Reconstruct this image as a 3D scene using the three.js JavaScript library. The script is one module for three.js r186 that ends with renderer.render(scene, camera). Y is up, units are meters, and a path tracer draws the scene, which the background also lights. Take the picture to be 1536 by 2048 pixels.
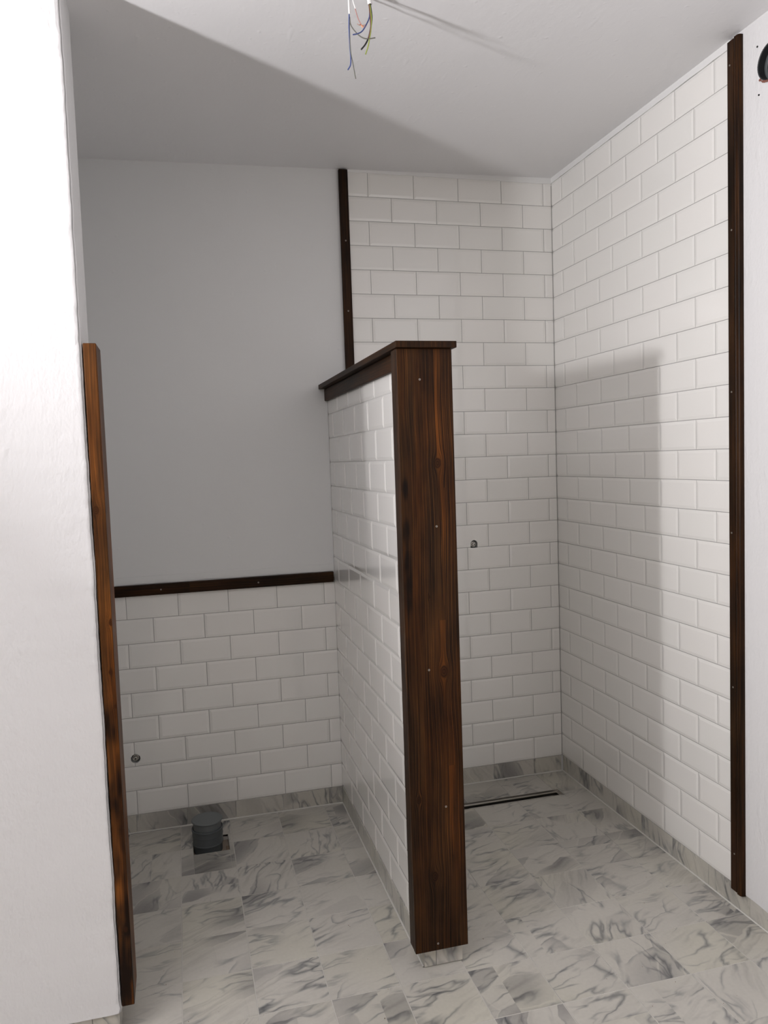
import * as THREE from 'three';
import { RoundedBoxGeometry } from 'three/addons/geometries/RoundedBoxGeometry.js';
import { RectAreaLightUniformsLib } from 'three/addons/lights/RectAreaLightUniformsLib.js';
import { mergeGeometries } from 'three/addons/utils/BufferGeometryUtils.js';
import { Brush, Evaluator, SUBTRACTION } from 'three-bvh-csg';

// ---------------------------------------------------------------- camera, light, exposure
const scene = new THREE.Scene();
const G = 0.075;                                   // height of the skirting tiles; wall tile courses start here
const camera = new THREE.PerspectiveCamera(66.41, 1536 / 2048, 0.05, 30);
camera.position.set(-1.6991, 1.4338 + G, 3.3137);
camera.rotation.set(-0.0678, -0.2551, -0.0345, 'YXZ');

const renderer = new THREE.WebGLRenderer({ antialias: true });
renderer.toneMapping = THREE.LinearToneMapping;
renderer.toneMappingExposure = 2.48;
renderer.shadowMap.enabled = true;
RectAreaLightUniformsLib.init();
scene.background = new THREE.Color(0x000000);      // closed room: no sky is seen

const LAMP = { pos: new THREE.Vector3(-3.48, 1.67 + G, 2.28), dir: new THREE.Vector3(0.78, 0.62, 0.76).normalize(), w: 0.24, h: 0.15, power: 545, color: new THREE.Color().setRGB(1.0, 0.978, 1.005) };

// ---------------------------------------------------------------- helpers
let seedState = 1;
const rnd = () => { seedState = (seedState * 1664525 + 1013904223) >>> 0; return seedState / 4294967296; };
const reseed = (s) => { seedState = s >>> 0; };
// seeded two-dimensional gradient noise; z picks a sheet
const perm = new Uint8Array(512), gx = new Float64Array(256), gy = new Float64Array(256);
{ reseed(2024); const q = Array.from({ length: 256 }, (_, k) => k); for (let k = 255; k > 0; k--) { const j = Math.floor(rnd() * (k + 1)); [q[k], q[j]] = [q[j], q[k]]; } for (let k = 0; k < 512; k++) perm[k] = q[k & 255]; for (let k = 0; k < 256; k++) { const a = k / 256 * Math.PI * 2; gx[k] = Math.cos(a) * 1.12; gy[k] = Math.sin(a) * 1.12; } }
function N(x, y, z = 0) {
  x += z * 17.31; y += z * 5.77;
  const X = Math.floor(x), Y = Math.floor(y), fx = x - X, fy = y - Y, a = X & 255, b = Y & 255;
  const u = fx * fx * fx * (fx * (fx * 6 - 15) + 10), v = fy * fy * fy * (fy * (fy * 6 - 15) + 10);
  const p0 = perm[a], p1 = perm[a + 1], h00 = perm[p0 + b], h01 = perm[p0 + b + 1], h10 = perm[p1 + b], h11 = perm[p1 + b + 1];
  const n00 = gx[h00] * fx + gy[h00] * fy, n10 = gx[h10] * (fx - 1) + gy[h10] * fy, n01 = gx[h01] * fx + gy[h01] * (fy - 1), n11 = gx[h11] * (fx - 1) + gy[h11] * (fy - 1);
  const l = n00 + u * (n10 - n00), r = n01 + u * (n11 - n01); return l + v * (r - l);
}
function fbm(x, y, z, oct = 4) { let a = 0.5, s = 0, f = 1; for (let i = 0; i < oct; i++) { s += a * N(x * f, y * f, z + i * 7.3); f *= 2.03; a *= 0.5; } return s; }
const clamp01 = (v) => Math.min(1, Math.max(0, v));
const smooth = (a, b, v) => { const t = clamp01((v - a) / (b - a)); return t * t * (3 - 2 * t); };
const mix = (a, b, t) => a + (b - a) * t;

const taken = {};
function numbered(name) { const k = taken[name] = (taken[name] ?? -1) + 1; return k ? `${name}_${String(k).padStart(3, '0')}` : name; }
function mesh(name, geo, mat, parent = scene) {
  const m = new THREE.Mesh(geo, mat); m.name = numbered(name); m.castShadow = m.receiveShadow = true; parent.add(m); return m;
}
function tag(o, label, category, group, kind) {
  o.userData.label = label; if (category) o.userData.category = category; if (group) o.userData.group = group; if (kind) o.userData.kind = kind; return o;
}
function thing(name, label, category, x = 0, y = 0, z = 0, group) {
  const o = new THREE.Group(); o.name = numbered(name); o.position.set(x, y, z); scene.add(o); return tag(o, label, category, group);
}
function structure(name, label, geo, mat) { const m = mesh(name, geo, mat); m.userData.kind = 'structure'; m.userData.label = label; return m; }
function box(x0, x1, y0, y1, z0, z1) { const g = new THREE.BoxGeometry(x1 - x0, y1 - y0, z1 - z0); g.translate((x0 + x1) / 2, (y0 + y1) / 2, (z0 + z1) / 2); return g; }
function rbox(x0, x1, y0, y1, z0, z1, r = 0.002) { const g = new RoundedBoxGeometry(x1 - x0, y1 - y0, z1 - z0, 2, r); g.translate((x0 + x1) / 2, (y0 + y1) / 2, (z0 + z1) / 2); return g; }
// texture coordinates in metres, chosen by the way a face points; along = axis that runs with the grain
function uvMetres(g, along = 1, su = 1, sv = 1, ou = 0, ov = 0) {
  const p = g.attributes.position, n = g.attributes.normal, uv = new Float32Array(p.count * 2);
  for (let i = 0; i < p.count; i++) {
    const P = [p.getX(i), p.getY(i), p.getZ(i)], A = [Math.abs(n.getX(i)), Math.abs(n.getY(i)), Math.abs(n.getZ(i))];
    let face = 0; if (A[1] > A[face]) face = 1; if (A[2] > A[face]) face = 2;
    let v = along, u = [0, 1, 2].find((k) => k !== face && k !== along);
    if (face === along) { u = (along + 1) % 3; v = (along + 2) % 3; }
    uv[i * 2] = P[u] * su + ou; uv[i * 2 + 1] = P[v] * sv + ov;
  }
  g.setAttribute('uv', new THREE.BufferAttribute(uv, 2)); return g;
}
function subtract(geo, cutters) {
  const ev = new Evaluator(); ev.useGroups = false; ev.attributes = ['position', 'normal', 'uv'];
  let a = new Brush(geo); a.updateMatrixWorld();
  for (const c of cutters) { const b = new Brush(c); b.updateMatrixWorld(); a = ev.evaluate(a, b, SUBTRACTION); }
  return a.geometry;
}

// ---------------------------------------------------------------- procedural materials
function dataTexture(w, h, fn, srgb) {
  const d = new Uint8Array(w * h * 4); const c = [0, 0, 0];
  for (let j = 0; j < h; j++) for (let i = 0; i < w; i++) {
    fn(i, j, c); const k = (j * w + i) * 4;
    d[k] = clamp01(c[0]) * 255; d[k + 1] = clamp01(c[1]) * 255; d[k + 2] = clamp01(c[2]) * 255; d[k + 3] = 255;
  }
  const t = new THREE.DataTexture(d, w, h); t.wrapS = t.wrapT = THREE.RepeatWrapping; t.magFilter = THREE.LinearFilter; t.minFilter = THREE.LinearMipmapLinearFilter; t.generateMipmaps = true;
  if (srgb) t.colorSpace = THREE.SRGBColorSpace; t.needsUpdate = true; return t;
}
// calacatta-style print: white ground, angular grey flakes stretched along the bedding, thin broken veins; 1.6 m square
const MARBLE_M = 1.6;
const cell = (a, b, k) => perm[(perm[(a + k * 37) & 255] + b) & 255] / 255;
const marbleTex = dataTexture(1200, 1200, (i, j, c) => {
  const x = i / 1200 * MARBLE_M, y = j / 1200 * MARBLE_M;
  const wx = fbm(x * 7, y * 7, 1.7, 4) * 0.034, wy = fbm(x * 7 + 9, y * 7, 5.1, 4) * 0.034;
  const u = (x + wx) * 0.42 + (y + wy) * 0.91, v = -(x + wx) * 0.91 + (y + wy) * 0.42;
  // flakes: stretched cells, some grey, some white, with a vein along part of their rims
  const cu = u * 11, cv = v * 4, iu = Math.floor(cu), iv = Math.floor(cv); let f1 = 9, f2 = 9, ia = 0, ib = 0;
  for (let a = -1; a <= 1; a++) for (let b = -1; b <= 1; b++) {
    const p = iu + a, q = iv + b, d = Math.hypot(p + cell(p, q, 1) - cu, q + cell(p, q, 2) - cv);
    if (d < f1) { f2 = f1; f1 = d; ia = p; ib = q; } else if (d < f2) f2 = d;
  }
  const tone = cell(ia, ib, 3), rim = f2 - f1, region = smooth(-0.25, 0.35, N(x * 3.3, y * 3.3, 8.8));
  const flake = smooth(0.45, 0.95, tone) * smooth(0.0, 0.05, rim) * (0.45 + 0.55 * smooth(0.9, 0.1, f1)) * region;
  const rimVein = Math.pow(clamp01(1 - rim * 7), 2) * smooth(0.35, 0.8, cell(ia, ib, 4)) * smooth(-0.1, 0.4, N(x * 9, y * 9, 3.3));
  const ridge = (f, w) => Math.pow(clamp01(1 - Math.abs(f) * w), 1.6);
  const veins = ridge(fbm(u * 9.5 + 30, v * 2.4, 13.3, 4), 14) * smooth(-0.15, 0.35, N(x * 6, y * 6, 2.2)) + 0.8 * ridge(fbm((u + v * 0.45) * 11, (v - u * 0.45) * 2.8, 27.7, 4), 15) * smooth(-0.05, 0.4, N(x * 6, y * 6, 12.2));
  const streak = Math.max(0, fbm(u * 55, v * 5, 17, 3) + 0.03) * smooth(-0.25, 0.4, N(x * 5, y * 5, 44));
  const haze = 0.5 + 0.5 * fbm(x * 5, y * 5, 21, 3), fine = fbm(x * 90, y * 90, 4, 2) * 0.025;
  const dark = rimVein * 0.20 + veins * 0.22;
  const k = 0.785 - flake * 0.22 - dark * 1.1 - streak * 0.22 - haze * 0.06 + fine;
  const warm = smooth(-0.1, 0.4, N(x * 2.3, y * 2.3, 31));
  c[0] = k - dark * 0.04; c[1] = k * 0.982; c[2] = k * (0.938 - warm * 0.02) + dark * 0.07 + flake * 0.012;
}, true);
// dark walnut-stained softwood
function woodTexture(seed, W, H, { pw, ph, knots = [], ringPos = 0.7, bright = 1, base = 0.40, figure = 0.46, stains = [], flames = [] }) {
  const s = seed * 13.7;
  return dataTexture(pw, ph, (i, j, c) => {
    const x = i / pw * W, y = j / ph * H;
    let dx = fbm(y * 1.6, s, 0.3, 3) * 0.016 + fbm(x * 9, y * 2.2, s, 2) * 0.010, knot = 0, halo = 0;
    for (const [kx, ky, kr] of knots) {
      const ex = (x - kx) / kr, ey = (y - ky) / (kr * 1.5), d2 = ex * ex + ey * ey;
      dx += -Math.sign(ex || 1) * kr * 1.05 * Math.exp(-d2 * 0.28) * Math.min(1, Math.abs(ex));
      knot = Math.max(knot, smooth(1.15, 0.75, Math.sqrt(d2) + N(x * 90, y * 90, s) * 0.2)); halo = Math.max(halo, Math.exp(-d2 * 0.5));
    }
    const q = x + dx, t = q - ringPos * W;
    const cath = fbm(q * 5, y * 0.7, s + 4, 2) * 0.03;              // flat-sawn figure around the heart of the board
    const r = Math.sqrt(t * t + 0.00010 + Math.abs(cath) * 0.016) * 300 + 1.6 * fbm(q * 55, y * 0.5, s + 6, 2);
    const ring = r - Math.floor(r), strength = 0.5 + 0.9 * N(Math.floor(r) * 3.7, 0.5, s);
    const late = smooth(0.3, 0.8, ring) * smooth(1.0, 0.88, ring) * strength;
    const fibre = fbm(q * 800, y * 8, s, 2) * 0.5 + fbm(q * 260, y * 2.6, s + 2, 2) * 0.8;
    const blotch = fbm(x * 16, y * 3.6, s + 8, 4);
    let k = base + fibre * 0.62 + (late - 0.2) * figure + blotch * 0.62, flame = 0;
    for (const [x0, ya, yb, hw] of flames) {                        // pointed bands of pale early wood
      const f = (y - yb) / (ya - yb); if (f < 0 || f > 1) continue;
      const w = hw * Math.sqrt(f) * (1 + 0.25 * N(y * 9, x0 * 50, s)), e = Math.abs(q - x0) / Math.max(1e-4, w);
      flame = Math.max(flame, smooth(1.06, 0.92, e)); k -= 0.16 * smooth(0.3, 0.0, Math.abs(e - 1.12));
    }
    k += flame * 0.17;
    for (const [sx, sy, rx, ry] of stains) { const d = ((x - sx) / rx) ** 2 + ((y - sy) / ry) ** 2; k -= 0.5 * Math.exp(-d * d) * (0.8 + 0.8 * N(x * 60, y * 20, s)); }
    k -= halo * 0.08; k = clamp01(k);
    const hot = clamp01(0.5 + fbm(x * 22, y * 2.2, s + 17, 2) * 1.4 + flame * 0.3), dist = Math.min(...knots.map(([kx, ky, kr]) => Math.hypot((x - kx) / kr, (y - ky) / (kr * 1.5))), 9);
    let R = mix(0.075, 0.38, k), Gn = mix(0.043, 0.232, k), B = mix(0.023, 0.098, k);
    R *= mix(0.94, 1.08, hot); B *= mix(1.15, 0.85, hot);
    const kr2 = 0.5 + 0.5 * Math.sin(dist * 15), kk = knot * 0.75; R = mix(R, 0.10 + 0.10 * kr2, kk); Gn = mix(Gn, 0.055 + 0.05 * kr2, kk); B = mix(B, 0.03, kk);
    c[0] = R * bright; c[1] = Gn * bright; c[2] = B * bright;
  }, true);
}
const plasterBump = dataTexture(1024, 1024, (i, j, c) => {          // roller stipple with trowel strokes; 1 m square, wraps by mirrored blend
  const x = i / 1024, y = j / 1024;
  const at = (a, b) => fbm(a * 60, b * 26, 2, 3) * 0.55 + fbm(a * 150, b * 90, 6, 2) * 0.5 + fbm(a * 9, b * 5, 9, 3) * 0.6
    + Math.pow(Math.max(0, N(a * 38, b * 20, 12) - 0.15), 2) * 2.6 - Math.pow(Math.max(0, N(a * 30 + 5, b * 30, 19) - 0.3), 2) * 2.2;
  const wx = smooth(0.9, 1, x), wy = smooth(0.9, 1, y);
  const v = mix(mix(at(x, y), at(x - 1, y), wx), mix(at(x, y - 1), at(x - 1, y - 1), wx), wy);
  c[0] = c[1] = c[2] = 0.45 + v * 0.42;
});
const smoothPlasterBump = dataTexture(1024, 1024, (i, j, c) => {    // smoother skim coat: long waves, sparse nibs; 1.5 m square
  const x = i / 1024, y = j / 1024;
  const at = (a, b) => fbm(a * 7, b * 11, 2, 3) * 0.5 + fbm(a * 34, b * 60, 5, 3) * 0.22 + Math.pow(Math.max(0, N(a * 75, b * 75, 3) - 0.42), 1.4) * 2.6 + Math.pow(Math.max(0, N(a * 16, b * 60, 15) - 0.42), 1.5) * 2.0;
  const wx = smooth(0.9, 1, x), wy = smooth(0.9, 1, y);
  const v = mix(mix(at(x, y), at(x - 1, y), wx), mix(at(x, y - 1), at(x - 1, y - 1), wx), wy);
  c[0] = c[1] = c[2] = 0.4 + v * 0.45;
});
function repeated(t, r) { const k = t.clone(); k.repeat.set(r, r); k.needsUpdate = true; return k; }
const std = (o) => new THREE.MeshStandardMaterial(o);
const phys = (o) => new THREE.MeshPhysicalMaterial(o);
const rgb = (r, g, b) => new THREE.Color().setRGB(r, g, b);
const M = {
  rough: std({ color: rgb(0.72, 0.715, 0.715), roughness: 0.75, bumpMap: plasterBump, bumpScale: 0.0035 }),
  bare: std({ color: rgb(0.26, 0.235, 0.205), roughness: 0.9, bumpMap: plasterBump, bumpScale: 0.002 }),
  skim: std({ color: rgb(0.75, 0.755, 0.75), roughness: 0.7, bumpMap: repeated(smoothPlasterBump, 1 / 1.5), bumpScale: 0.0022 }),
  ceiling: std({ color: rgb(0.82, 0.815, 0.82), roughness: 0.62, bumpMap: repeated(smoothPlasterBump, 1 / 1.5), bumpScale: 0.0034 }),
  grout: std({ color: rgb(0.34, 0.335, 0.32), roughness: 0.95 }),
  floorGrout: std({ color: rgb(0.60, 0.58, 0.54), roughness: 0.95 }),
  caulk: std({ color: rgb(0.80, 0.80, 0.79), roughness: 0.5 }),
  silicone: std({ color: rgb(0.66, 0.645, 0.61), roughness: 0.5 }),
  marble: phys({ map: marbleTex, roughness: 0.3, clearcoat: 0.15, clearcoatRoughness: 0.3 }),
  steel: std({ color: rgb(0.50, 0.48, 0.45), metalness: 1, roughness: 0.32 }),
  darkSteel: std({ color: rgb(0.10, 0.09, 0.08), metalness: 0.6, roughness: 0.55 }),
  screw: std({ color: rgb(0.34, 0.31, 0.27), metalness: 1, roughness: 0.4 }),
  black: std({ color: rgb(0.012, 0.012, 0.012), roughness: 0.8 }),
  mortar: std({ color: rgb(0.30, 0.245, 0.195), roughness: 0.95 }),
  chrome: std({ color: rgb(0.62, 0.60, 0.57), metalness: 1, roughness: 0.25 }),
  pvcGrey: std({ color: rgb(0.078, 0.088, 0.092), roughness: 0.5, bumpMap: smoothPlasterBump, bumpScale: 0.0006 }),
  pvcLid: std({ color: rgb(0.125, 0.137, 0.14), roughness: 0.5 }),
  pvcDark: std({ color: rgb(0.03, 0.032, 0.035), roughness: 0.45 }),
  foam: std({ color: rgb(0.22, 0.09, 0.065), roughness: 0.9 }),
  cableWhite: std({ color: rgb(0.78, 0.77, 0.76), roughness: 0.45 }),
  wireBlue: std({ color: rgb(0.055, 0.085, 0.25), roughness: 0.4 }),
  wireBlack: std({ color: rgb(0.015, 0.014, 0.014), roughness: 0.4 }),
  wireBrown: std({ color: rgb(0.16, 0.075, 0.06), roughness: 0.4 }),
  wireGreen: std({ color: rgb(0.30, 0.36, 0.06), roughness: 0.4 }),
  wireGrey: std({ color: rgb(0.12, 0.12, 0.10), roughness: 0.4 }),
  wirePink: std({ color: rgb(0.42, 0.22, 0.20), roughness: 0.4 }),
  copper: std({ color: rgb(0.72, 0.32, 0.18), metalness: 1, roughness: 0.35 }),
  lampBody: std({ color: rgb(0.45, 0.25, 0.02), roughness: 0.5 }),
  lampGlow: std({ color: rgb(0.9, 0.9, 0.9), emissive: LAMP.color, emissiveIntensity: 6, roughness: 0.4 }),
};
const glaze = [[0.865, 0.852, 0.82], [0.855, 0.845, 0.812], [0.87, 0.855, 0.822]].map((c) => phys({ color: rgb(...c), roughness: 0.2, clearcoat: 0.9, clearcoatRoughness: 0.03 }));
function woodMat(tex, W, H, rough = 0.42) { tex.repeat.set(1 / W, 1 / H); return phys({ map: tex, roughness: rough, specularIntensity: 0.25, bumpMap: tex, bumpScale: 0.0006 }); }
const POST_W = 0.164, POST_H = 1.754;
const woodPost = woodMat(woodTexture(1, POST_W, POST_H, { pw: 300, ph: 2000, ringPos: 0.68, flames: [[0.116, 1.754, 1.12, 0.012], [0.118, 1.36, 1.02, 0.011], [0.122, 0.55, 0.28, 0.008], [0.112, 0.98, 0.62, 0.010]], knots: [[0.111, 1.43, 0.011], [0.112, 0.83, 0.013], [0.066, 0.225, 0.011], [0.024, 0.46, 0.008], [0.075, 1.05, 0.004]], stains: [[0.012, 1.24, 0.010, 0.04], [0.012, 1.09, 0.011, 0.10], [0.014, 1.36, 0.008, 0.03]] }), POST_W, POST_H);
const woodCap = woodMat(woodTexture(2, 0.25, 1.3, { pw: 220, ph: 900, ringPos: 0.4, knots: [[0.1, 0.5, 0.008]], bright: 0.86 }), 0.25, 1.3, 0.5);
const woodSlim = woodMat(woodTexture(3, 0.2, 2.7, { pw: 240, ph: 2000, ringPos: 0.3, knots: [[0.02, 0.9, 0.006], [0.03, 2.0, 0.007]], bright: 0.80 }), 0.2, 2.7);
const woodJamb = woodMat(woodTexture(4, 0.16, 1.8, { pw: 160, ph: 1500, ringPos: 1.9, base: 0.5, figure: 0.08, knots: [[0.008, 1.32, 0.008], [0.030, 1.03, 0.007], [0.02, 0.90, 0.004], [0.028, 0.81, 0.004], [0.02, 0.21, 0.006]], bright: 1.42, stains: [[0.024, 0.14, 0.02, 0.09], [0.008, 0.06, 0.02, 0.08], [0.016, 0.56, 0.03, 0.05], [0.02, 0.24, 0.02, 0.05], [0.028, 0.63, 0.012, 0.05], [0.030, 0.47, 0.013, 0.05], [0.033, 0.33, 0.014, 0.08], [0.012, 0.76, 0.02, 0.05], [0.006, 0.38, 0.012, 0.05]] }), 0.16, 1.8);

// ---------------------------------------------------------------- wall tile builder
const P = 0.102, PX = 0.2041, JOINT = 0.0022, EDGE = -0.0018, BACK = -0.0055;
const tileCache = new Map();
// a bevelled metro tile, lower-left corner at the origin, face at z = 0; each flag says whether that side is a factory bevel or a cut
function tileGeo(w, h, bl, br, bb, bt) {
  const key = [Math.round(w * 2000), Math.round(h * 2000), bl, br, bb, bt].join();
  if (tileCache.has(key)) return tileCache.get(key);
  const B = 0.0105, mx = Math.min(B, w * 0.45), my = Math.min(B, h * 0.45);
  const x0 = bl ? mx : 0, x1 = w - (br ? mx : 0), y0 = bb ? my : 0, y1 = h - (bt ? my : 0), E = EDGE;
  const z = (a, b) => (a || b ? E : 0);
  const o = [[0, 0, z(bl, bb)], [w, 0, z(br, bb)], [w, h, z(br, bt)], [0, h, z(bl, bt)]];
  const i = [[x0, y0, 0], [x1, y0, 0], [x1, y1, 0], [x0, y1, 0]];
  const v = [], tri = (a, b, c) => {
    const ux = b[0] - a[0], uy = b[1] - a[1], uz = b[2] - a[2], wx = c[0] - a[0], wy = c[1] - a[1], wz = c[2] - a[2];
    const nx = uy * wz - uz * wy, ny = uz * wx - ux * wz, nz = ux * wy - uy * wx;
    if (nx * nx + ny * ny + nz * nz > 1e-16) v.push(...a, ...b, ...c);
  };
  tri(i[0], i[1], i[2]); tri(i[0], i[2], i[3]);
  for (let k = 0; k < 4; k++) {
    const n = (k + 1) % 4, bev = [bb, br, bt, bl][k], A = o[k], C = o[n], a = i[k], c = i[n], Ad = [A[0], A[1], BACK], Cd = [C[0], C[1], BACK];
    if (bev) { tri(A, C, c); tri(A, c, a); tri(Ad, Cd, C); tri(Ad, C, A); }
    else { tri(Ad, Cd, C); tri(Ad, C, c); tri(Ad, c, a); tri(Ad, a, A); }
  }
  const o2 = o.map((q) => [q[0], q[1], BACK]); tri(o2[0], o2[2], o2[1]); tri(o2[0], o2[3], o2[2]);
  const g = new THREE.BufferGeometry(); g.setAttribute('position', new THREE.Float32BufferAttribute(v, 3)); g.computeVertexNormals();
  const uv = new Float32Array(v.length / 3 * 2); for (let q = 0; q < v.length / 3; q++) { uv[q * 2] = v[q * 3]; uv[q * 2 + 1] = v[q * 3 + 1]; }
  g.setAttribute('uv', new THREE.BufferAttribute(uv, 2));
  tileCache.set(key, g); return g;
}
// frame: maps wall (u, v) to the room; holes: geometries in wall coordinates, each with its bounds
function layTiles(parent, place, u0, u1, v0, v1, offset, holes = []) {
  for (let r = 0; r * P < v1 - 1e-4; r++) {
    const a = Math.max(v0, r * P), b = Math.min(v1, (r + 1) * P); if (b - a < 0.008) continue;
    const off = offset(r);
    for (let k = Math.floor((u0 - off) / PX) - 1; ; k++) {
      const s0 = off + k * PX, s1 = s0 + PX; if (s0 >= u1 - 0.004) break; if (s1 <= u0 + 0.004) continue;
      const c0 = Math.max(s0, u0), c1 = Math.min(s1, u1), h = JOINT / 2;
      const x0 = c0 + (c0 > u0 ? h : 0), x1 = c1 - (c1 < u1 ? h : 0), y0 = a + h, y1 = b - h; if (x1 - x0 < 0.006) continue;
      let g = tileGeo(x1 - x0, y1 - y0, s0 >= u0 - 1e-3, s1 <= u1 + 1e-3, true, (r + 1) * P <= v1 + 1e-3);
      for (const H of holes) if (H.u + H.r > x0 && H.u - H.r < x1 && H.v + H.r > y0 && H.v - H.r < y1) {
        const c = H.geo.clone(); c.translate(H.u - x0, H.v - y0, 0); g = subtract(g, [c]); g.computeVertexNormals();
      }
      const t = mesh('wall_tile', g, glaze[Math.floor(rnd() * 3)], parent);
      place(t, x0, y0); t.rotateX((rnd() - 0.5) * 0.004); t.rotateY((rnd() - 0.5) * 0.003);
    }
  }
}
// skirting tiles, 10 mm thick, cut from the floor marble
const skirtCache = [];
function layPlinth(parent, place, u0, u1, joint, seed) {
  reseed(seed);
  for (let k = Math.floor((u0 - joint) / 0.2025) - 1; ; k++) {
    const s0 = Math.max(u0, joint + k * 0.2025), s1 = Math.min(u1, joint + (k + 1) * 0.2025);
    if (joint + k * 0.2025 >= u1 - 0.004) break; if (s1 - s0 < 0.006) continue;
    const g = rbox(0.0006, s1 - s0 - 0.0006, 0.002, G - 0.001, -0.006, 0, 0.0008); uvMetres(g, 0, 1 / MARBLE_M, 1 / MARBLE_M, rnd(), rnd());
    const t = mesh('skirting_tile', g, M.marble, parent); place(t, s0, -G);
  }
}

// ---------------------------------------------------------------- setting: floor
const X0 = -4.2, Z1 = 4.7;                          // far side of the room behind and beside the camera
const drainRect = [-0.86, -0.118, 0.184, 0.245], pipeRect = [-1.716, -1.577, 0.135, 0.268];
const floor = structure('floor', 'floor of grey-veined white marble tiles', mergeGeometries([box(X0 - 0.2, 0.2, -0.15, -0.045, -0.2, Z1 + 0.2),
  ...(() => {                                        // bedding with the drain channel and the pipe pit left open
    const out = [], xs = [X0 - 0.2, pipeRect[0], pipeRect[1], drainRect[0], drainRect[1], 0.2], zs = [-0.2, pipeRect[2], drainRect[2], drainRect[3], pipeRect[3], Z1 + 0.2];
    for (let a = 0; a < 5; a++) for (let b = 0; b < 5; b++) {
      const cx = (xs[a] + xs[a + 1]) / 2, cz = (zs[b] + zs[b + 1]) / 2, inR = (r) => cx > r[0] && cx < r[1] && cz > r[2] && cz < r[3];
      if (!inR(drainRect) && !inR(pipeRect)) out.push(box(xs[a], xs[a + 1], -0.045, -0.0009, zs[b], zs[b + 1]));
    } return out;
  })()]), M.floorGrout);
const LZ0 = 1.21, FX = 0.2025, FZ = 0.2045, fx0 = -1.763, fz0 = 0.008;
function rectMinus(list, cut) {
  const out = [];
  for (const [a, b, c, d] of list) {
    const [p, q, r, s] = cut; if (q <= a || p >= b || s <= c || r >= d) { out.push([a, b, c, d]); continue; }
    if (p > a) out.push([a, p, c, d]); if (q < b) out.push([q, b, c, d]);
    const m = Math.max(a, p), n = Math.min(b, q); if (r > c) out.push([m, n, c, r]); if (s < d) out.push([m, n, s, d]);
  } return out;
}
reseed(77);
for (let i = Math.floor((X0 - fx0) / FX); fx0 + i * FX < 0; i++) for (let j = -1; fz0 + j * FZ < Z1; j++) {
  const j2 = 0.0008, r0 = [Math.max(X0, fx0 + i * FX + j2), Math.min(0.0, fx0 + (i + 1) * FX - j2), Math.max(0, fz0 + j * FZ + j2), Math.min(Z1, fz0 + (j + 1) * FZ - j2)];
  const ou = rnd(), ov = rnd(), swap = rnd() < 0.25, dy = (rnd() - 0.5) * 0.0006;
  if (r0[1] - r0[0] < 0.006 || r0[3] - r0[2] < 0.006) continue;
  const near = r0[3] < 2.3 && r0[1] > -2.75; let list = [r0]; if (near) { list = rectMinus(list, drainRect); list = rectMinus(list, pipeRect); }
  const gs = list.filter((q) => q[1] - q[0] > 0.001 && q[3] - q[2] > 0.001).map((q) => {
    const g = new RoundedBoxGeometry(q[1] - q[0], 0.009, q[3] - q[2], 1, Math.min(0.0009, (q[3] - q[2]) / 3)); g.translate((q[0] + q[1]) / 2, -0.0045 + dy, (q[2] + q[3]) / 2); return g;
  });
  if (!gs.length) continue;
  const g = uvMetres(mergeGeometries(gs), swap ? 0 : 2, 1 / MARBLE_M, 1 / MARBLE_M, ou, ov);
  if (near) mesh('floor_tile', g, M.marble, floor);
}
mesh('bare_screed', uvMetres(mergeGeometries([box(X0, 0, -0.002, -0.0004, 2.262, Z1), box(X0, -2.775, -0.002, -0.0004, LZ0, 2.262)]), 0), M.bare, floor);   // beyond the tiled part, behind the viewer

// ---------------------------------------------------------------- setting: ceiling, falling slightly to the left
const ceilGeo = box(X0 - 0.2, 0.25, 0, 0.16, -0.25, Z1 + 0.2);
const ceiling = structure('ceiling', 'white skim plaster ceiling', uvMetres(ceilGeo, 0), M.ceiling);
ceiling.position.y = 2.675 + G; ceiling.rotation.z = Math.atan(0.0175);
const ceilY = (x) => 2.675 + G + 0.0175 * x;
const H = 2.84;

// ---------------------------------------------------------------- setting: back wall (z = 0 is the tile face)
const stubHole = (r, depth) => { const g = new THREE.CylinderGeometry(r, r, depth, 28); g.rotateX(Math.PI / 2); return g; };
const archHole = (r, depth) => { const s = new THREE.Shape(); s.moveTo(-r, -r); s.lineTo(r, -r); s.lineTo(r, 0.002); s.absarc(0, 0.002, r, 0, Math.PI, false); s.lineTo(-r, -r); const g = new THREE.ExtrudeGeometry(s, { depth, bevelEnabled: false, curveSegments: 18 }); g.translate(0, 0, -depth / 2); return g; };
const nicheStub = { u: -1.928, v: 0.237, r: 0.019, geo: stubHole(0.019, 0.03) };
const showerStub = { u: -0.418, v: 1.0335, r: 0.0165, geo: archHole(0.0165, 0.03) };
const pit = (hx, hy, g) => { const c = g.clone(); c.translate(hx, hy + G, 0); return c; };
const wallBack = structure('wall_back', 'back wall, half white plaster and half white bevelled tiles',
  uvMetres(subtract(box(-2.30, 0.15, -0.05, H, -0.16, -0.0065), [pit(nicheStub.u, nicheStub.v, stubHole(0.021, 0.09)), pit(showerStub.u, showerStub.v, archHole(0.018, 0.09))]), 1), M.skim);
mesh('plaster_coat', uvMetres(box(-2.29, -0.955, 0.94 + G, H - 0.02, -0.0065, -0.001), 1), M.skim, wallBack);
mesh('grout', subtract(mergeGeometries([box(-0.96, 0, G - 0.002, 2.65 + G, -0.0065, -0.0026), box(-2.28, -1.0, G - 0.002, 0.93 + G, -0.0065, -0.0026)]),
  [pit(nicheStub.u, nicheStub.v, stubHole(0.0195, 0.09)), pit(showerStub.u, showerStub.v, archHole(0.017, 0.09))]), M.grout, wallBack);
const onBack = (t, u, v) => t.position.set(u, v + G, 0);
reseed(5);
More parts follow.
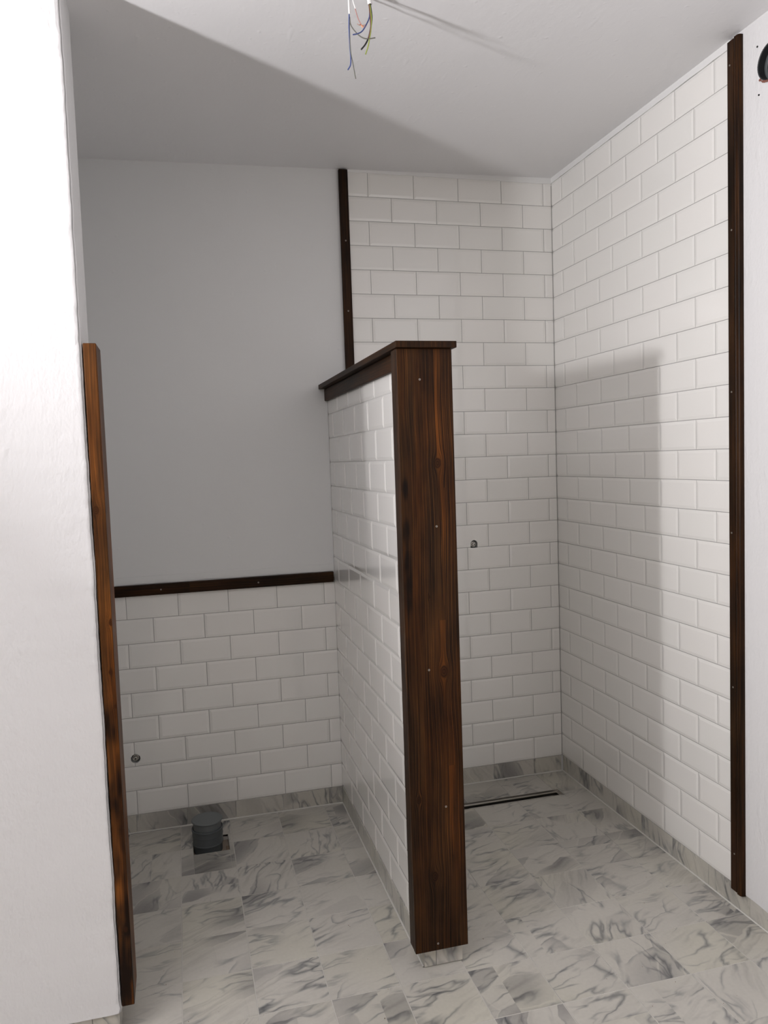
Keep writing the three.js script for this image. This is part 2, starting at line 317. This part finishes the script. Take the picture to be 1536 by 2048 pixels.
layTiles(wallBack, onBack, -0.958, 0, 0, 2.651, (r) => (r % 2 ? -0.0408 : -0.0408 - PX / 2), [showerStub]);
layTiles(wallBack, onBack, -2.15, -1.066, 0, 0.925, (r) => (r % 2 ? -1.1145 - PX / 2 : -1.1145), [nicheStub]);
layPlinth(wallBack, onBack, -0.955, -0.004, -0.146, 11);
layPlinth(wallBack, onBack, -2.15, -1.068, -1.128, 12);

// ragged lower edge of the niche plaster where it meets the batten
{
  const s = new THREE.Shape(); s.moveTo(-2.15, 0.99); s.lineTo(-1.068, 0.99);
  for (let k = 0; k <= 120; k++) { const x = -1.068 - k * (1.082 / 120); s.lineTo(x, 0.9585 + 0.0035 * N(x * 40, 1.5, 0) + 0.006 * Math.max(0, N(x * 9, 4.5, 0))); }
  const g = new THREE.ExtrudeGeometry(s, { depth: 0.004, bevelEnabled: false }); g.translate(0, G, -0.0015);
  mesh('plaster_edge', uvMetres(g, 1), M.skim, wallBack);
}

// ---------------------------------------------------------------- setting: right wall (x = 0 is the tile face)
const TZ = 1.20;                                     // tiles end here, under the upright batten
const onRight = (t, u, v) => { t.rotation.y = -Math.PI / 2; t.position.set(0, v + G, u); };
const VENT = { z: 1.359, y: 2.535 + G, r: 0.0535 };
const ventCut = new THREE.CylinderGeometry(VENT.r, VENT.r, 0.6, 48); ventCut.rotateZ(Math.PI / 2); ventCut.translate(0, VENT.y, VENT.z);
const wallRight = structure('wall_right', 'right wall, white bevelled tiles then rough white plaster', uvMetres(subtract(box(0.0065, 0.2, -0.05, H, -0.16, Z1 + 0.15), [ventCut]), 1), M.rough);
{
  // plaster coat with a wavy lip along the skirting
  const s = new THREE.Shape(); s.moveTo(1.205, H - 0.03); s.lineTo(1.205, G - 0.006);
  for (let k = 0; k <= 140; k++) { const z = 1.205 + k * 0.025; s.lineTo(z, G - 0.007 + 0.004 * N(z * 14, 3.3, 0) - 0.006 * smooth(1.2, 1.5, z)); }
  s.lineTo(4.705, H - 0.03);
  const hole = new THREE.Path(); hole.absarc(VENT.z, VENT.y, VENT.r, 0, Math.PI * 2, true); s.holes.push(hole);
  const g = new THREE.ExtrudeGeometry(s, { depth: 0.006, bevelEnabled: true, bevelSize: 0.002, bevelThickness: 0.002, bevelSegments: 2, curveSegments: 32 });
  g.rotateY(-Math.PI / 2); g.translate(0.0066, 0, 0);
  mesh('plaster_coat', uvMetres(g, 1), M.rough, wallRight);
}
mesh('grout', box(0.0026, 0.0066, G - 0.002, 2.65 + G, 0, 1.21), M.grout, wallRight);
reseed(6);
layTiles(wallRight, onRight, 0, TZ, 0, 2.653, (r) => (r % 2 ? 0.0924 : 0.0924 + PX / 2));
layPlinth(wallRight, (t, u, v) => { onRight(t, u, v); t.position.x = 0.0015; }, 0.004, 2.26, 0.251 - 0.2025, 13);
// white bead along the ceiling and grey bead up the corner
function bead(points, r, mat, parent, name) { return mesh(name, new THREE.TubeGeometry(new THREE.CatmullRomCurve3(points.map((p) => new THREE.Vector3(...p))), points.length * 6, r, 6), mat, parent); }
{
  const band = (u0, u1, top, low, parent, turn) => {                   // filled gap between the top course and the ceiling
    const sh = new THREE.Shape(); sh.moveTo(u0, top(u0)); sh.lineTo(u1, top(u1));
    for (let k = 0; k <= 60; k++) { const u = mix(u1, u0, k / 60); sh.lineTo(u, low + 0.0022 * N(u * 17, 3.1, u1) + 0.0016 * N(u * 5, 8.1, u1)); }
    const g = new THREE.ExtrudeGeometry(sh, { depth: 0.006, bevelEnabled: true, bevelSize: 0.001, bevelThickness: 0.001, bevelSegments: 2 }); g.translate(0, 0, -0.0055); if (turn) { g.rotateY(-Math.PI / 2); }
    mesh('filler_band', g, M.caulk, parent);
  };
  band(-0.946, 0, (x) => ceilY(x) + 0.004, 2.6495 + G, wallBack); band(0, 1.192, () => ceilY(0) + 0.004, 2.653 + G, wallRight, true);
  bead([[-0.001, G, 0.001], [-0.001, 1.3, 0.001], [-0.001, 2.64 + G, 0.001]], 0.0016, M.grout, wallBack, 'corner_grout');
  bead([[-1.066, G, 0.001], [-1.066, 0.8, 0.001], [-1.066, 1.70 + G, 0.001]], 0.0016, M.grout, wallBack, 'corner_grout');
  bead([[-0.95, 0.001, 0.002], [-0.5, 0.001, 0.002], [0, 0.001, 0.002]], 0.003, M.silicone, floor, 'silicone_joint');
  bead([[-2.14, 0.001, 0.002], [-1.6, 0.001, 0.002], [-1.07, 0.001, 0.002]], 0.003, M.silicone, floor, 'silicone_joint');
  bead([[-0.001, 0.001, 0], [-0.001, 0.001, 1.4], [-0.001, 0.001, 2.9]], 0.003, M.silicone, floor, 'silicone_joint');
  bead([[-1.069, 0.001, 0], [-1.069, 0.001, 0.6], [-1.069, 0.001, 1.18]], 0.003, M.silicone, floor, 'silicone_joint');
}

// ---------------------------------------------------------------- setting: half-height partition, tiled on both faces
const HX0 = -1.067, HX1 = -0.947, HZ = 1.183, HY = 1.735 + G;
const wallHalf = structure('wall_partition', 'half-height partition wall tiled in white bevelled tiles', box(HX0 + 0.0065, HX1 - 0.0065, -0.05, HY, -0.005, HZ - 0.006), M.grout);
mesh('grout', mergeGeometries([box(HX0 + 0.0026, HX0 + 0.0066, G - 0.002, HY, 0, HZ - 0.006), box(HX1 - 0.0066, HX1 - 0.0036, G - 0.002, HY, 0, HZ - 0.006)]), std({ color: rgb(0.52, 0.515, 0.50), roughness: 0.9 }), wallHalf);
const onHalfL = (t, u, v) => { t.rotation.y = -Math.PI / 2; t.position.set(HX0, v + G, u); };
const onHalfR = (t, u, v) => { t.rotation.y = Math.PI / 2; t.position.set(HX1, v + G, -u); };
reseed(8);
layTiles(wallHalf, onHalfL, 0, HZ - 0.004, 0, 1.73, (r) => (r % 2 ? 0.715 : 0.814));
layTiles(wallHalf, onHalfR, -(HZ - 0.004), 0, 0, 1.73, (r) => (r % 2 ? -0.0408 : -0.0408 - PX / 2));
layPlinth(wallHalf, onHalfL, 0, HZ, 0.11, 14); layPlinth(wallHalf, onHalfR, -HZ, 0, -0.11, 15);
layPlinth(wallHalf, (t, u, v) => t.position.set(u, v + G, HZ), HX0, HX1, -1.03, 20);

// ---------------------------------------------------------------- setting: left wall stub with a rough rounded corner, niche side wall, rest of the room
const LZ = 1.215, LZb = 1.015, LX = -1.917;
const wallLeft = (() => {
  const prof = [], R = 0.012; prof.push([X0, LZ, 0]);
  for (let k = 0; k <= 28; k++) prof.push([mix(-2.75, LX - R - 0.001, k / 28), LZ, smooth(0.6, 1, k / 28) * 0.5]);
  for (let k = 0; k <= 5; k++) { const a = Math.PI / 2 * (1 - k / 5); prof.push([LX - R + R * Math.cos(a), LZ - R + R * Math.sin(a), 1]); }
  for (let k = 1; k <= 6; k++) prof.push([LX, mix(LZ - R, LZb + R, k / 6), 1 - k / 8]);
  for (let k = 0; k <= 4; k++) { const a = -Math.PI / 2 * k / 4; prof.push([LX - R + R * Math.cos(a), LZb + R + R * Math.sin(a), 0.2]); }
  prof.push([X0, LZb, 0]);
  const rows = 240, y0 = G - 0.004, y1 = H, pos = [], idx = [], n = prof.length;
  for (let r = 0; r <= rows; r++) {
    const y = mix(y0, y1, r / rows);
    for (const [x, z, w] of prof) {
      const d = w * (0.0035 * N(y * 5, x * 3, 1) + 0.0016 * N(y * 23, z * 20, 4) + 0.0009 * N(y * 70, z * 60, 6)), lip = r === 0 ? 0 : 0.004 * w * smooth(0.05, 0, y - y0);
      pos.push(x + d + lip, y + (r === 0 ? 0.003 * N(x * 20, 2, 2) : 0), z + d * 0.9);
    }
  }
  for (let r = 0; r < rows; r++) for (let k = 0; k < n - 1; k++) { const a = r * n + k, b = a + 1, c = a + n, d = c + 1; idx.push(a, b, d, a, d, c); }
  const c0 = pos.length / 3; for (const [x, z] of prof) pos.push(x, y0, z); for (let k = 1; k < n - 1; k++) idx.push(c0, c0 + k + 1, c0 + k);
  const g = new THREE.BufferGeometry(); g.setAttribute('position', new THREE.Float32BufferAttribute(pos, 3)); g.setIndex(idx); g.computeVertexNormals();
  return structure('wall_left', 'rough white plastered wall end on the left', uvMetres(g, 1), M.rough);
})();
mesh('wall_core', box(X0, LX - 0.012, -0.05, G - 0.002, LZb + 0.012, LZ - 0.012), M.grout, wallLeft);
layPlinth(wallLeft, (t, u, v) => t.position.set(u, v + G, LZ - 0.006), -2.77, LX - 0.006, -1.99, 17);
layPlinth(wallLeft, (t, u, v) => { t.rotation.y = Math.PI / 2; t.position.set(LX - 0.005, v + G, -u); }, -(LZ - 0.007), -LZb, -1.11, 18);
const wallNiche = structure('wall_niche', 'hidden left side wall of the niche', uvMetres(box(-2.3, -2.1565, -0.05, H, -0.1, LZb + 0.05), 1), M.skim);
mesh('grout', box(-2.157, -2.1526, G - 0.002, 0.93 + G, 0, LZb), M.grout, wallNiche);
const onNiche = (t, u, v) => { t.rotation.y = Math.PI / 2; t.position.set(-2.15, v + G, -u); };
layTiles(wallNiche, onNiche, -LZb, 0, 0, 0.925, (r) => (r % 2 ? -0.05 : -0.15));
layPlinth(wallNiche, onNiche, -LZb, 0, -0.1, 19);
structure('wall_rear', 'bare unpainted plaster wall behind the viewer', uvMetres(box(X0 - 0.15, 0.2, -0.05, H, Z1, Z1 + 0.15), 1), M.bare);
structure('wall_side', 'bare unpainted plaster wall far to the left', uvMetres(box(X0 - 0.15, X0, -0.05, H, LZb, Z1 + 0.1), 1), M.bare);

// ---------------------------------------------------------------- woodwork
function screwHead(parent, x, y, z, axis = 'z', r = 0.0031) {
  const g = new THREE.LatheGeometry([[0.0001, -0.0006], [r * 0.38, -0.0006], [r * 0.42, 0.0009], [r * 0.9, 0.0009], [r, 0.0003], [r, -0.001]].map((p) => new THREE.Vector2(...p)), 18); g.rotateX(Math.PI / 2);
  const s = mesh('screw', g, M.screw, parent); s.position.set(x, y, z); if (axis === '-x') s.rotation.y = -Math.PI / 2;
  const d = mesh('drive_recess', new THREE.CylinderGeometry(r * 0.4, r * 0.4, 0.0006, 6), M.black, s); d.rotation.x = Math.PI / 2; d.position.z = -0.0002;
  return s;
}
// casing at the end of the partition: a front board and two side boards
{
  const px0 = -1.099, px1 = -0.936, zf = 1.205, y0 = -0.014 + G, y1 = 1.738 + G;
  const t = thing('wooden_post', 'dark-stained wooden post casing with knots, end of the half-height tiled partition', 'post', (px0 + px1) / 2, y0, zf);
  const hw = (px1 - px0) / 2, h = y1 - y0;
  mesh('front_board', uvMetres(rbox(-hw, hw, 0, h, -0.0205, 0, 0.0022), 1, 1, 1, hw, 0), woodPost, t);
  mesh('side_board', uvMetres(rbox(-hw + 0.0006, -hw + 0.031, 0.0005, h, -0.059, -0.0208, 0.0018), 1, 1, 1, 0.3, 0.1), woodSlim, t);
  mesh('side_board', uvMetres(rbox(hw - 0.0085, hw - 0.0006, 0.0005, h, -0.059, -0.0208, 0.0018), 1, 1, 1, 0.1, 0.4), woodSlim, t);
  for (const [x, y] of [[-1.033, 1.652], [-0.996, 1.237], [-1.032, 0.825], [-0.993, 0.416], [-1.03, 0.007]]) screwHead(t, x - (px0 + px1) / 2, y + G - y0, 0.0002);
}
// capping board, and the strip under its left overhang
{
  const ox = (HX0 + HX1) / 2;
  const t = thing('capping_board', 'dark wooden capping board along the top of the tiled partition', 'capping board', ox, 1.7383 + G, 0);
  mesh('board', uvMetres(rbox(-1.1045 - ox, -0.926 - ox, 0, 0.0185, 0.001, 1.221, 0.0018), 2), woodCap, t);
  const s = thing('wooden_strip', 'dark wooden strip under the capping board along the tiled partition', 'trim', -1.074, 1.688 + G, 0);
  mesh('strip', uvMetres(rbox(-0.0068, 0.0066, 0, 0.050, 0.001, 1.1455, 0.0035), 2, 1, 1, 0.13, 0.2), woodCap, s);
}
// upright board on the end of the left wall
{
  const y0 = 0.008 + G, y1 = 1.749 + G, t = thing('wooden_upright', 'amber-brown wooden upright board fixed to the plastered wall end on the left', 'board', -1.898, y0, LZ - 0.006);
  mesh('board', uvMetres(rbox(-0.0165, 0.0155, 0, y1 - y0, -0.118, 0, 0.0030), 1, 1, 1, 0.0165, 0), woodJamb, t);
}
// moulded battens: flat leaf, groove, rounded bead; extruded along their length
function battenProfile(w) { // x across (0..w), y out of the wall
  const s = new THREE.Shape(); s.moveTo(0, 0); s.lineTo(0, 0.0105); s.quadraticCurveTo(0.0005, 0.0125, 0.003, 0.0125); s.lineTo(w * 0.52, 0.0135); s.lineTo(w * 0.545, 0.0105); s.lineTo(w * 0.575, 0.0105);
  s.quadraticCurveTo(w * 0.60, 0.0178, w * 0.70, 0.0182); s.lineTo(w * 0.745, 0.0168); s.lineTo(w * 0.78, 0.0180); s.quadraticCurveTo(w * 0.97, 0.0175, w * 0.985, 0.011); s.lineTo(w, 0.008); s.lineTo(w, 0); s.lineTo(0, 0); return s;
}
function battenGeo(w, len) { const g = new THREE.ExtrudeGeometry(battenProfile(w), { depth: len - 0.003, bevelEnabled: true, bevelSize: 0.0008, bevelThickness: 0.0015, bevelSegments: 2, curveSegments: 8, bevelOffset: -0.0008 }); g.translate(0, 0, 0.0015); return g; }
{
  const len = 2.676, t = thing('wooden_batten', 'tall moulded dark wooden batten between the tiles and plaster of the right wall', 'batten', 0.0, -0.012 + G, 1.191);
  const g = battenGeo(0.0575, len); g.rotateX(-Math.PI / 2);            // length -> +y, out of wall -> -z
  g.rotateY(Math.PI / 2);                                              // out of wall -> -x ; across -> -z
  g.scale(1, 1, -1); flip(g); g.computeVertexNormals();
  mesh('moulding', uvMetres(g, 1, 1, 1, 0.05, 0), woodSlim, t);
  for (const [y, z] of [[2.592, 1.205], [2.1, 1.210], [1.605, 1.207], [1.162, 1.205], [0.665, 1.208], [0.114, 1.211]]) screwHead(t, -0.0136, y + 0.012, z - 1.191, '-x', 0.003);
}
function flip(g) { const p = g.attributes.position; if (g.index) { const a = g.index.array; for (let i = 0; i < a.length; i += 3) { const q = a[i]; a[i] = a[i + 1]; a[i + 1] = q; } } else for (let i = 0; i < p.count; i += 3) { for (const at of Object.values(g.attributes)) for (let k = 0; k < at.itemSize; k++) { const q = at.array[i * at.itemSize + k]; at.array[i * at.itemSize + k] = at.array[(i + 1) * at.itemSize + k]; at.array[(i + 1) * at.itemSize + k] = q; } } }
{
  const y0 = 1.757 + G + 0.0002, y1 = ceilY(-0.965) - 0.004, t = thing('wooden_batten', 'dark wooden batten between plaster and tiles on the back wall, reaching the ceiling', 'batten', -0.9655, y0, 0);
  mesh('moulding', uvMetres(rbox(-0.0195, 0.0195, 0, y1 - y0, -0.001, 0.016, 0.0035), 1, 1, 1, 0.12, 1.1), woodSlim, t);
  for (const y of [2.359, 2.066]) screwHead(t, 0.0005, y + G - y0, 0.0162, 'z', 0.0032);
}
{
  const t = thing('wooden_batten', 'horizontal dark wooden batten above the niche tiles under the plaster', 'batten', -1.607, 0.934 + G, 0);
  mesh('moulding', uvMetres(rbox(-0.535, 0.535, -0.0225, 0.0225, -0.001, 0.016, 0.0035), 0, 1, 1, 0.7, 0.07), woodSlim, t);
  for (const x of [-1.791, -1.396]) screwHead(t, x + 1.607, -0.001, 0.0162, 'z', 0.0032);
}

// ---------------------------------------------------------------- plumbing
const lathe = (pts, seg = 48) => new THREE.LatheGeometry(pts.map((p) => new THREE.Vector2(...p)), seg);
{
  const t = thing('drain_pipe', 'grey plastic waste pipe stub with a lid, rising from the niche floor', 'pipe', -1.658, -0.0345, 0.197);
  mesh('socket', lathe([[0.052, 0.0125], [0.0560, 0.0125], [0.0560, 0.042], [0.0595, 0.0445], [0.0605, 0.047], [0.0595, 0.0500], [0.0585, 0.052], [0.0590, 0.078], [0.0600, 0.079], [0.0600, 0.081], [0.0592, 0.082], [0.0595, 0.0985], [0.0615, 0.100], [0.0618, 0.1055], [0.0600, 0.1078], [0.0565, 0.1078], [0.0555, 0.100]]), M.pvcGrey, t);
  mesh('plug', lathe([[0.053, 0.1], [0.0548, 0.103], [0.0545, 0.1335], [0.0598, 0.1345], [0.0608, 0.1368], [0.0606, 0.1392], [0.0585, 0.1408], [0.0560, 0.1404], [0.052, 0.1398], [0.0001, 0.1395]]), M.pvcLid, t);
  mesh('mortar_bed', uvMetres(box(-1.7155, -1.5775, -0.046, -0.0225, 0.1355, 0.2675), 0), M.mortar, floor);
  mesh('screed_edge', uvMetres(rbox(-1.5890, -1.5775, -0.023, -0.010, 0.2135, 0.2635, 0.0015), 2), std({ color: rgb(0.23, 0.16, 0.11), roughness: 0.85 }), floor);
}
{
  const [x0, x1, z0, z1] = drainRect, cx = (x0 + x1) / 2, cz = (z0 + z1) / 2, w = (x1 - x0) / 2, d = (z1 - z0) / 2;
  const t = thing('shower_drain', 'long narrow steel channel drain without its cover, in the marble shower floor', 'drain', cx, -0.04, cz);
  mesh('frame', mergeGeometries([box(-w, w, 0.004, 0.0405, -d, -d + 0.004), box(-w, w, 0.004, 0.0405, d - 0.004, d), box(-w, -w + 0.004, 0.004, 0.0405, -d, d), box(w - 0.004, w, 0.004, 0.0405, -d, d)]), M.steel, t);
  mesh('inner_ledge', mergeGeometries([box(-w + 0.004, w - 0.004, 0.028, 0.031, -d + 0.004, -d + 0.011), box(-w + 0.004, w - 0.004, 0.028, 0.031, d - 0.011, d - 0.004), box(w - 0.014, w - 0.004, 0.028, 0.031, -d + 0.011, d - 0.011)]), M.steel, t);
  mesh('channel_floor', box(-w + 0.004, w - 0.004, 0.001, 0.006, -d + 0.004, d - 0.004), M.darkSteel, t);
  mesh('cover_rail', rbox(-w + 0.30, w - 0.045, 0.014, 0.033, 0.008, 0.0105, 0.001), M.steel, t);
  mesh('cover_rail', rbox(-w + 0.30, w - 0.045, 0.014, 0.020, -0.012, 0.0105, 0.001), M.darkSteel, t);
}
function stub(name, label, x, y, slot) {
  const t = thing(name, label, 'pipe fitting', x, y + G, -0.006);
  mesh('back_plate', (() => { const g = new THREE.CylinderGeometry(0.0165, 0.0165, 0.004, 24); g.rotateX(Math.PI / 2); g.translate(0, 0, -0.030); return g; })(), M.black, t);
  const body = lathe([[0.0135, -0.032], [0.0135, -0.007], [0.0128, -0.005], [0.0102, -0.005], [0.0098, -0.007], [0.0088, -0.007], [0.0086, 0.003], [0.0072, 0.0056], [0.0050, 0.0065], [0.0001, 0.0065]], 28); body.rotateX(Math.PI / 2);
  mesh('plug', body, M.chrome, t);
  const s = mergeGeometries(slot ? [box(-0.0055, 0.0055, -0.0012, 0.0012, 0.0060, 0.0072), box(-0.0012, 0.0012, -0.0055, 0.0055, 0.0060, 0.0072)] : [box(-0.004, 0.004, -0.0030, 0.0030, 0.0060, 0.0070)]);
  mesh('key_slot', s, M.darkSteel, t); t.children[2].rotation.z = 0.7; return t;
}
stub('water_stub', 'small chrome water outlet in a round hole low on the niche tiles', -1.928, 0.237, false);
stub('water_stub', 'small metal water outlet in an arched notch of the shower back wall', -0.418, 1.0325, true).scale.set(0.92, 0.92, 0.85);

// ---------------------------------------------------------------- extractor pipe opening, high on the right wall
{
  const t = thing('vent_pipe', 'black round ventilation pipe opening high on the right wall', 'pipe', 0.0, VENT.y, VENT.z);
  const tube = lathe([[0.0500, 0.001], [0.0525, -0.001], [0.0530, 0.004], [0.0530, 0.19], [0.0495, 0.19], [0.0495, 0.003], [0.0500, 0.001]]); tube.rotateZ(-Math.PI / 2);
  mesh('pipe_wall', tube, M.pvcDark, t);
  const disc = new THREE.CylinderGeometry(0.0495, 0.0495, 0.004, 40); disc.rotateZ(Math.PI / 2); disc.translate(0.17, 0, 0); mesh('damper', disc, M.pvcDark, t);
  const collar = lathe([[0.0440, 0.028], [0.0495, 0.022], [0.0495, 0.030], [0.0440, 0.034], [0.0440, 0.028]]); collar.rotateZ(-Math.PI / 2); mesh('seal_ring', collar, M.pvcGrey, t);
  const bits = []; reseed(41);
  for (let k = 0; k < 14; k++) { const a = -2.35 + k * 0.07 + (rnd() - 0.5) * 0.06, g = new THREE.IcosahedronGeometry(0.0012 + rnd() * 0.0026, 1); g.scale(0.5, 1, 1.2); g.translate(-0.003, Math.sin(a) * 0.0545, Math.cos(a) * 0.0545); bits.push(g); }
  mesh('foam_residue', mergeGeometries(bits), M.foam, t);
  const plug = (y, z, label) => {
    const o = thing('wall_plug', label, 'wall plug', -0.0026, y + G, z);
    const g = lathe([[0.0001, 0.0005], [0.0014, 0.0005], [0.0018, -0.0008], [0.0026, -0.0008], [0.0028, 0.003]], 14); g.rotateZ(-Math.PI / 2); mesh('plug', g, M.black, o);
  };
  plug(2.596, 1.309, 'tiny black drill hole plug above the edge of the black vent opening');
  plug(2.457, 1.315, 'tiny black drill hole plug below the edge of the black vent opening');
}

// ---------------------------------------------------------------- bare cables hanging from the ceiling
function wire(parent, name, mat, pts, r, label) {
  const c = new THREE.CatmullRomCurve3(pts.map((p) => new THREE.Vector3(p[0], p[1], p[2] ?? 0))), m = mesh(name, new THREE.TubeGeometry(c, 30, r * 1.3, 8), mat, parent);
  const e = new THREE.SphereGeometry(r * 1.3, 8, 6); const q = pts[pts.length - 1]; e.translate(q[0], q[1], q[2] ?? 0); m.geometry = mergeGeometries([m.geometry, e]); if (label) m.userData.label = label; return m;
}
{
  const z = 1.25, ax = -1.16, ay = ceilY(-1.16), at = (a, dz = 0.002) => a.map((p, k) => [p[0] - ax, p[1] - ay, dz * k]);
  const a = thing('ceiling_cable', 'white corrugated conduit with blue, black, brown and green wires at the ceiling', 'cable', ax, ay, z);
  const ribs = []; for (let k = 0; k < 9; k++) { ribs.push([0.0058, k * 0.004], [0.0065, k * 0.004 + 0.0012], [0.0065, k * 0.004 + 0.0024], [0.0058, k * 0.004 + 0.0036]); }
  const cg = lathe([[0.0045, 0.003], [0.0045, 0.0], ...ribs, [0.0045, 0.036]], 20); const cm = mesh('conduit', cg, M.cableWhite, a); cm.position.set(-1.1512 - ax, 2.697 - ay, 0); cm.rotation.z = 0.16;
  wire(a, 'wire', M.wireBlue, at([[-1.153, 2.70], [-1.155, 2.664], [-1.165, 2.642], [-1.178, 2.623], [-1.191, 2.615], [-1.202, 2.611]]), 0.0013, 'blue wire');
  wire(a, 'wire', M.wireBlack, at([[-1.151, 2.70], [-1.148, 2.664], [-1.153, 2.634], [-1.161, 2.607], [-1.17, 2.591], [-1.18, 2.579]], 0.001), 0.0016, 'black wire');
  wire(a, 'wire', M.wireBrown, at([[-1.154, 2.70], [-1.153, 2.664], [-1.153, 2.637], [-1.158, 2.616], [-1.163, 2.604]], 0.003), 0.0014, 'brown wire');
  wire(a, 'wire', M.wireGreen, at([[-1.152, 2.70], [-1.15, 2.66], [-1.154, 2.625], [-1.159, 2.604], [-1.165, 2.581], [-1.173, 2.56]], 0.004), 0.0012, 'yellow-green wire');
  const ax2 = -1.207, ay2 = ceilY(ax2), at2 = (q, dz = 0.001) => q.map((p, k) => [p[0] - ax2, p[1] - ay2, dz * k]);
  const b = thing('ceiling_cable', 'stripped cable with long blue and grey wires hanging lowest from the ceiling', 'cable', ax2, ay2, z);
  wire(b, 'sheath', M.cableWhite, at2([[-1.206, ceilY(-1.2)], [-1.208, 2.693], [-1.208, 2.669]]), 0.0024);
  wire(b, 'wire', M.wireBlue, at2([[-1.208, 2.673], [-1.21, 2.636], [-1.21, 2.584], [-1.209, 2.555], [-1.211, 2.536], [-1.218, 2.524]]), 0.0013, 'blue wire');
  wire(b, 'wire', M.wireGrey, at2([[-1.208, 2.67], [-1.2095, 2.614], [-1.209, 2.57], [-1.205, 2.543], [-1.199, 2.502]], 0.002), 0.0010, 'grey wire');
  wire(b, 'wire', M.wireGrey, at2([[-1.2075, 2.66], [-1.206, 2.639], [-1.194, 2.62], [-1.179, 2.607], [-1.165, 2.603], [-1.145, 2.606]], 0.003), 0.0011, 'curled grey wire');
  const ax3 = -1.202, ay3 = ceilY(ax3), at3 = (q, dz = 0.001) => q.map((p, k) => [p[0] - ax3, p[1] - ay3, dz * k + 0.012]);
  const c = thing('ceiling_cable', 'short white cable ending in frayed bare copper strands at the ceiling', 'cable', ax3, ay3, z);
  wire(c, 'sheath', M.cableWhite, at3([[-1.203, ceilY(-1.2)], [-1.2, 2.694], [-1.195, 2.676]]), 0.0014);
  wire(c, 'wire', M.wirePink, at3([[-1.195, 2.677], [-1.191, 2.66], [-1.186, 2.645], [-1.182, 2.638]]), 0.0011, 'pinkish wire');
  for (const [dx, dy] of [[0.010, 0.004], [0.006, -0.003], [-0.008, 0.002], [-0.012, 0.004], [0.003, -0.004], [0.009, 0.0]]) wire(c, 'copper_strand', M.copper, at3([[-1.182, 2.6385], [-1.181 + dx * 0.4, 2.634 + dy * 0.3], [-1.179 + dx, 2.633 + dy]]), 0.00045);
}

// ---------------------------------------------------------------- crumbs of mortar on the marble
{
  reseed(91); const gs = [];
  for (let k = 0; k < 70; k++) { const r = 0.0006 + rnd() * rnd() * 0.0022, g = new THREE.IcosahedronGeometry(r, 0); g.scale(1, 0.6, 1.3); g.rotateY(rnd() * 6); g.translate(-1.85 + rnd() * 1.8, 0.0003 + r * 0.5, 0.85 + rnd() * 0.75); const x = g.attributes.position.getX(0); if (x > -1.12 && x < -0.9 && g.attributes.position.getZ(0) < 1.22) continue; gs.push(g); }
  tag(mesh('mortar_crumbs', mergeGeometries(gs), M.mortar), 'scattered dark mortar crumbs on the marble floor', 'debris', null, 'stuff');
}

// ---------------------------------------------------------------- the work light that lights the room, on its stand to the left of the view
{
  const t = thing('work_light', 'yellow site floodlight on a tripod stand, left of the view', 'lamp', LAMP.pos.x, 0, LAMP.pos.z);
  const head = new THREE.Group(); head.name = 'lamp_head'; t.add(head);
  head.position.y = LAMP.pos.y; head.lookAt(LAMP.pos.clone().add(LAMP.dir).setY(LAMP.pos.y + LAMP.dir.y));
  const W = LAMP.w, Hh = LAMP.h;
  mesh('housing', (() => { const g = new RoundedBoxGeometry(W + 0.03, Hh + 0.03, 0.05, 3, 0.01); g.translate(0, 0, -0.034); return g; })(), M.lampBody, head);
  mesh('lens', new THREE.BoxGeometry(W, Hh, 0.004).translate(0, 0, -0.006), M.lampGlow, head);
  const light = new THREE.RectAreaLight(LAMP.color, LAMP.power, W, Hh); light.name = 'lamp_light'; light.castShadow = true;
  light.position.copy(LAMP.pos).addScaledVector(LAMP.dir, 0.006); light.lookAt(LAMP.pos.clone().addScaledVector(LAMP.dir, 2)); scene.add(light);
  const back = LAMP.dir.clone().multiplyScalar(-0.06);
  const pole = new THREE.CylinderGeometry(0.012, 0.014, LAMP.pos.y - 0.42, 16); pole.translate(back.x, 0.42 + (LAMP.pos.y - 0.48) / 2, back.z); mesh('pole', pole, M.darkSteel, t);
  for (let k = 0; k < 3; k++) {
    const a = 0.6 + k * Math.PI * 2 / 3, c = new THREE.LineCurve3(new THREE.Vector3(back.x, 0.62, back.z), new THREE.Vector3(back.x + Math.cos(a) * 0.42, 0.012, back.z + Math.sin(a) * 0.42));
    mesh('leg', new THREE.TubeGeometry(c, 2, 0.010, 10), M.darkSteel, t);
  }
}

renderer.render(scene, camera);
